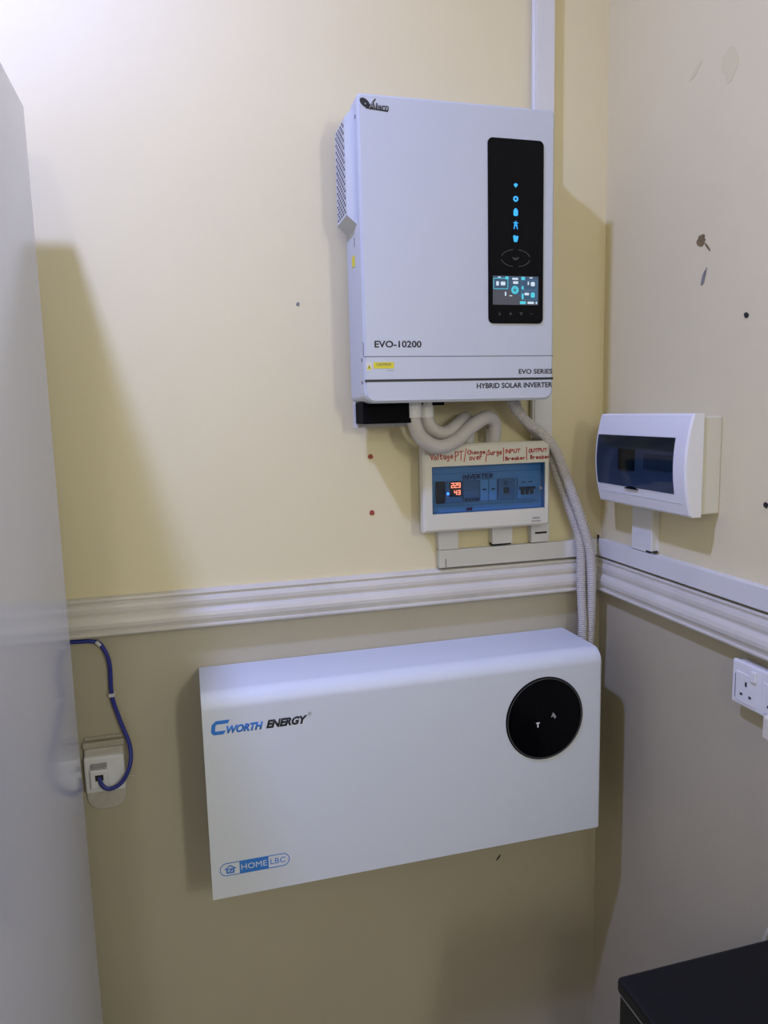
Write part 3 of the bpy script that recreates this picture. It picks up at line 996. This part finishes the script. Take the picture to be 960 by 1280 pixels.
inner = offset_prof(prof, th)
bm = bmesh.new()
n = len(prof)
secs = []
for x, r in ((-HW, 0), (HW - 0.004, 0), (HW, 0.003)):
    o_ = [bm.verts.new((x, p[0] + (r if p[0] < -0.03 else 0), p[1] - (r if p[1] > H - 0.03 else 0))) for p in prof]
    i_ = [bm.verts.new((x, p[0], p[1])) for p in inner]
    secs.append((o_, i_))
for (o0, i0), (o1, i1) in zip(secs[:-1], secs[1:]):
    for k in range(n - 1):
        bm.faces.new((o0[k], o0[k + 1], o1[k + 1], o1[k]))
        bm.faces.new((i0[k], i1[k], i1[k + 1], i0[k + 1]))
    for k in (0, n - 1):
        bm.faces.new((o0[k], o1[k], i1[k], i0[k]))
for o_, i_ in (secs[0], secs[-1]):
    for k in range(n - 1):
        bm.faces.new((o_[k], i_[k], i_[k + 1], o_[k + 1]))
sh = link_mesh('cover', bm, 'white_b', t)
for p in sh.data.polygons:
    if abs(p.normal.x) < 0.3:
        p.use_smooth = True
mod = sh.modifiers.new('wn', 'WEIGHTED_NORMAL')
mod.keep_sharp = True
box('body', -HW + 0.006, HW - 0.008, BD + 0.008, 0, 0.006, H - 0.006, 'black', t, 0.012)
# round display
DX, DZ = -0.2535 - ox, 0.7465 - oz
dsp = prism('display', circle_pts(DX, DZ, 0.0985, 0.1005, 72), BD - 0.003, BD + 0.001, 'glass_blk', t, 0.001)
bm = bmesh.new()
add_ring(bm, circle_pts(DX, DZ, 0.0955, 0.0975, 72), circle_pts(DX, DZ, 0.0938, 0.0958, 72), BD - 0.0034, BD - 0.002)
link_mesh('display_ring', bm, 'grey_mark', dsp)
fy = BD - 0.003
tx, tz = -0.2720 - ox, 0.7335 - oz
bm = bmesh.new()
add_box(bm, tx - 0.0045, tx + 0.0045, fy - 0.0005, fy, tz + 0.003, tz + 0.006)
add_box(bm, tx - 0.0014, tx + 0.0014, fy - 0.0005, fy, tz - 0.006, tz + 0.003)
link_mesh('display_mark', bm, 'white_pl', dsp)
tx, tz = -0.2320 - ox, 0.7515 - oz
prism('display_mark', [(tx - .006, tz - .004), (tx - .001, tz + .008), (tx + .002, tz + .004), (tx + .007, tz - .004), (tx + .003, tz - .009), (tx, tz - .002)], fy - 0.0005, fy, 'grey_mark2', dsp)
# lettering
bx = lambda v: v - ox
bz = lambda v: v - oz
sk = 0.30
cpts = [(0.036, 0.030), (0.008, 0.030), (0.0, 0.022), (0.0, 0.006), (0.006, 0.0), (0.026, 0.0), (0.030, 0.0075), (0.0095, 0.0075), (0.008, 0.009), (0.008, 0.020), (0.0105, 0.0225), (0.033, 0.0225)]
prism('logo_letter', [(bx(-1.0105) + a + sk * (b - .015) * .4, bz(0.813) + b) for a, b in cpts], BD - 0.0006, BD, 'blue_ink', t)
text('lettering', 'WORTH', bx(-0.980), bz(0.8125), bx(-0.9045), bz(0.8300), BD, 'blue_ink', t, shear=sk, bold=0.05)
text('lettering', 'ENERGY', bx(-0.8985), bz(0.8125), bx(-0.8105), bz(0.8310), BD, 'ink', t, shear=sk, bold=0.05)
bm = bmesh.new()
add_ring(bm, circle_pts(bx(-0.8055), bz(0.833), 0.0038, n=16), circle_pts(bx(-0.8055), bz(0.833), 0.0029, n=16), BD - 0.0005, BD)
rg = link_mesh('registered_mark', bm, 'grey_mark2', t)
text('lettering', 'R', bx(-0.8072), bz(0.8308), bx(-0.8040), bz(0.8350), BD, 'grey_mark2', rg)
# capsule badge
ax0, ax1, az0, az1 = bx(-1.0105), bx(-0.8620), bz(0.4955), bz(0.5250)
bm = bmesh.new()
hh = (az1 - az0) / 2 - 0.0002
add_ring(bm, rrect(ax0, ax1, az0, az1, hh), rrect(ax0 + .0016, ax1 - .0016, az0 + .0016, az1 - .0016, hh - .0016), BD - 0.0006, BD)
bd = link_mesh('badge', bm, 'blue_ink', t)
box('badge_block', bx(-0.9690), bx(-0.9075), BD - 0.0005, BD, az0 + 0.001, az1 - 0.001, 'blue_ink', bd)
text('lettering', 'HOME', bx(-0.9655), bz(0.5040), bx(-0.9110), bz(0.5170), BD - 0.0006, 'white_b', bd)
text('lettering', 'LBC', bx(-0.9035), bz(0.5040), bx(-0.8710), bz(0.5165), BD, 'blue_ink', bd)
hx, hz = bx(-0.9885), bz(0.5100)
bm = bmesh.new()
add_prism(bm, [(hx + a, hz + b) for a, b in ((-.0125, .001), (.0, .0095), (.0125, .001), (.0108, -.0006), (.0, .0068), (-.0108, -.0006))], BD - 0.0005, BD)
add_ring(bm, rrect(hx - .0085, hx + .0085, hz - .0095, hz + .0015, .002, 4), rrect(hx - .0052, hx + .0052, hz - .0068, hz - .0005, .002, 4), BD - 0.0005, BD)
add_prism(bm, [(hx - .004, hz - .006), (hx + .001, hz - .006), (hx + .005, hz), (hx + .002, hz)], BD - 0.0005, BD)
link_mesh('house_icon', bm, 'blue_ink', bd)

# ------------------------------------------------------------------ network socket at the left and its blue cable
t = thing('network_socket', 'worn white network wall socket beside the tall cabinet', 'socket', (-1.243, 0, 0.595))
prism('back_plate', rrect(-0.043, 0.040, 0.0, 0.140, (0.030, 0.030, 0.004, 0.004)), -0.006, 0, 'worn', t, 0.0015)
box('plaster_ledge', -0.044, 0.044, -0.013, 0, 0.148, 0.162, 'plaster_lip', t, 0.003)
box('plaster_strip', -0.040, 0.043, -0.008, 0, 0.166, 0.172, 'plaster_lip', t, 0.002)
box('top_bevel', -0.041, 0.042, -0.016, 0, 0.128, 0.148, 'worn', t, 0.004)
fp = box('face_plate', -0.042, 0.042, -0.024, 0, 0.049, 0.132, 'white_pl', t, 0.004)
box('port_block', -0.030, 0.008, -0.034, -0.024, 0.062, 0.106, 'white_pl', fp, 0.003)
box('port', -0.019, -0.002, -0.0348, -0.030, 0.082, 0.095, 'dark', fp)
box('shutter', -0.028, 0.006, -0.030, -0.022, 0.108, 0.118, 'grey_mark2', fp, 0.002)
box('side_tab', 0.041, 0.060, -0.003, 0.0, 0.066, 0.070, 'worn', t, 0.001)

t = thing('network_cable', 'dark blue network cable clipped below the rail and plugged into the socket', 'cable', (-1.25, 0, 0.68))
bb = Vector((-1.25, 0, 0.68))
cp = [(-1.34, -0.012, 0.992), (-1.285, -0.012, 0.990), (-1.245, -0.012, 0.987), (-1.230, -0.012, 0.976), (-1.217, -0.012, 0.936), (-1.217, -0.012, 0.862), (-1.205, -0.014, 0.806),
      (-1.187, -0.022, 0.745), (-1.188, -0.034, 0.705), (-1.206, -0.042, 0.671), (-1.232, -0.045, 0.660), (-1.248, -0.042, 0.670), (-1.254, -0.032, 0.684)]
tube('cord', [Vector(p) - bb for p in cp], 0.0046, 'cable_blue', t, 0, 0.005, 10)
for (x, z, ang) in ((-1.236, 0.982, 0.9), (-1.217, 0.862, 0.0)):
    bm = bmesh.new()
    add_box(bm, -0.0068, 0.0068, -0.019, -0.0, -0.004, 0.004, 0.002)
    bmesh.ops.transform(bm, matrix=Matrix.Translation(Vector((x, 0, z)) - bb) @ Matrix.Rotation(ang, 4, 'Y'), verts=bm.verts[:])
    link_mesh('cable_clip', bm, 'clip', t)

# ------------------------------------------------------------------ double power socket, plug and cable on the right wall
t = thing('power_socket', 'white double power socket under the rail on the right wall', 'socket', (0, -0.522, 0.893), -PI / 2)
box('back_box', 0.003, 0.143, -0.022, 0, 0.003, 0.084, 'white_pl', t, 0.003)
fp = box('face_plate', 0.0, 0.146, -0.030, -0.020, 0.0, 0.087, 'white_pl', t, 0.004, 3)
for k in range(2):
    o_ = 0.012 + k * 0.068
    pn = box('outlet_panel', o_, o_ + 0.054, -0.0315, -0.029, 0.008, 0.066, 'white_pl', fp, 0.001)
    box('earth_slot', o_ + 0.025, o_ + 0.029, -0.0322, -0.031, 0.042, 0.051, 'dark', pn)
    for s in (-1, 1):
        box('pin_slot', o_ + 0.027 + s * 0.011 - 0.003, o_ + 0.027 + s * 0.011 + 0.003, -0.0322, -0.031, 0.022, 0.0265, 'dark', pn)
    box('switch', o_ + 0.040, o_ + 0.052, -0.036, -0.030, 0.058, 0.078, 'white_pl', fp, 0.001)
box('panel_groove', 0.0095, 0.0105, -0.0308, -0.029, 0.012, 0.060, 'seam', fp)
t = thing('power_plug', 'cream plug in the right half of the double power socket', 'plug', (0, -0.655, 0.905), -PI / 2)
box('plug_body', -0.013, 0.033, -0.068, -0.033, -0.032, 0.014, 'cream_pl', t, 0.006, 3)
tube('cord', [(0.010, -0.052, -0.030), (0.010, -0.052, -0.08), (0.014, -0.045, -0.20), (0.004, -0.030, -0.36), (-0.026, -0.020, -0.44), (-0.036, -0.018, -0.50)], 0.0042, 'cream_pl', t, 0, 0.01, 8)

# ------------------------------------------------------------------ black cabinet at the lower right
t = thing('black_cabinet', 'low black cabinet with overhanging lid in the lower right corner', 'cabinet', (-0.205, -0.90, ZF))
box('lid', -0.158, 0.175, -0.24, 0.24, 0.462 - ZF, 0.492 - ZF, 'cab', t, 0.008, 3)
box('lid_seam', -0.1545, 0.172, -0.236, 0.236, 0.4595 - ZF, 0.4625 - ZF, 'grey_mark2', t)
box('body', -0.154, 0.171, -0.235, 0.235, 0.02, 0.460 - ZF, 'cab', t, 0.004)
box('front_door', -0.150, 0.167, -0.250, -0.235, 0.03, 0.455 - ZF, 'cab', t, 0.003)
for sx in (-0.14, 0.15):
    for sy_ in (-0.2, 0.2):
        box('foot', sx - 0.012, sx + 0.012, sy_ - 0.012, sy_ + 0.012, 0, 0.02, 'black', t)
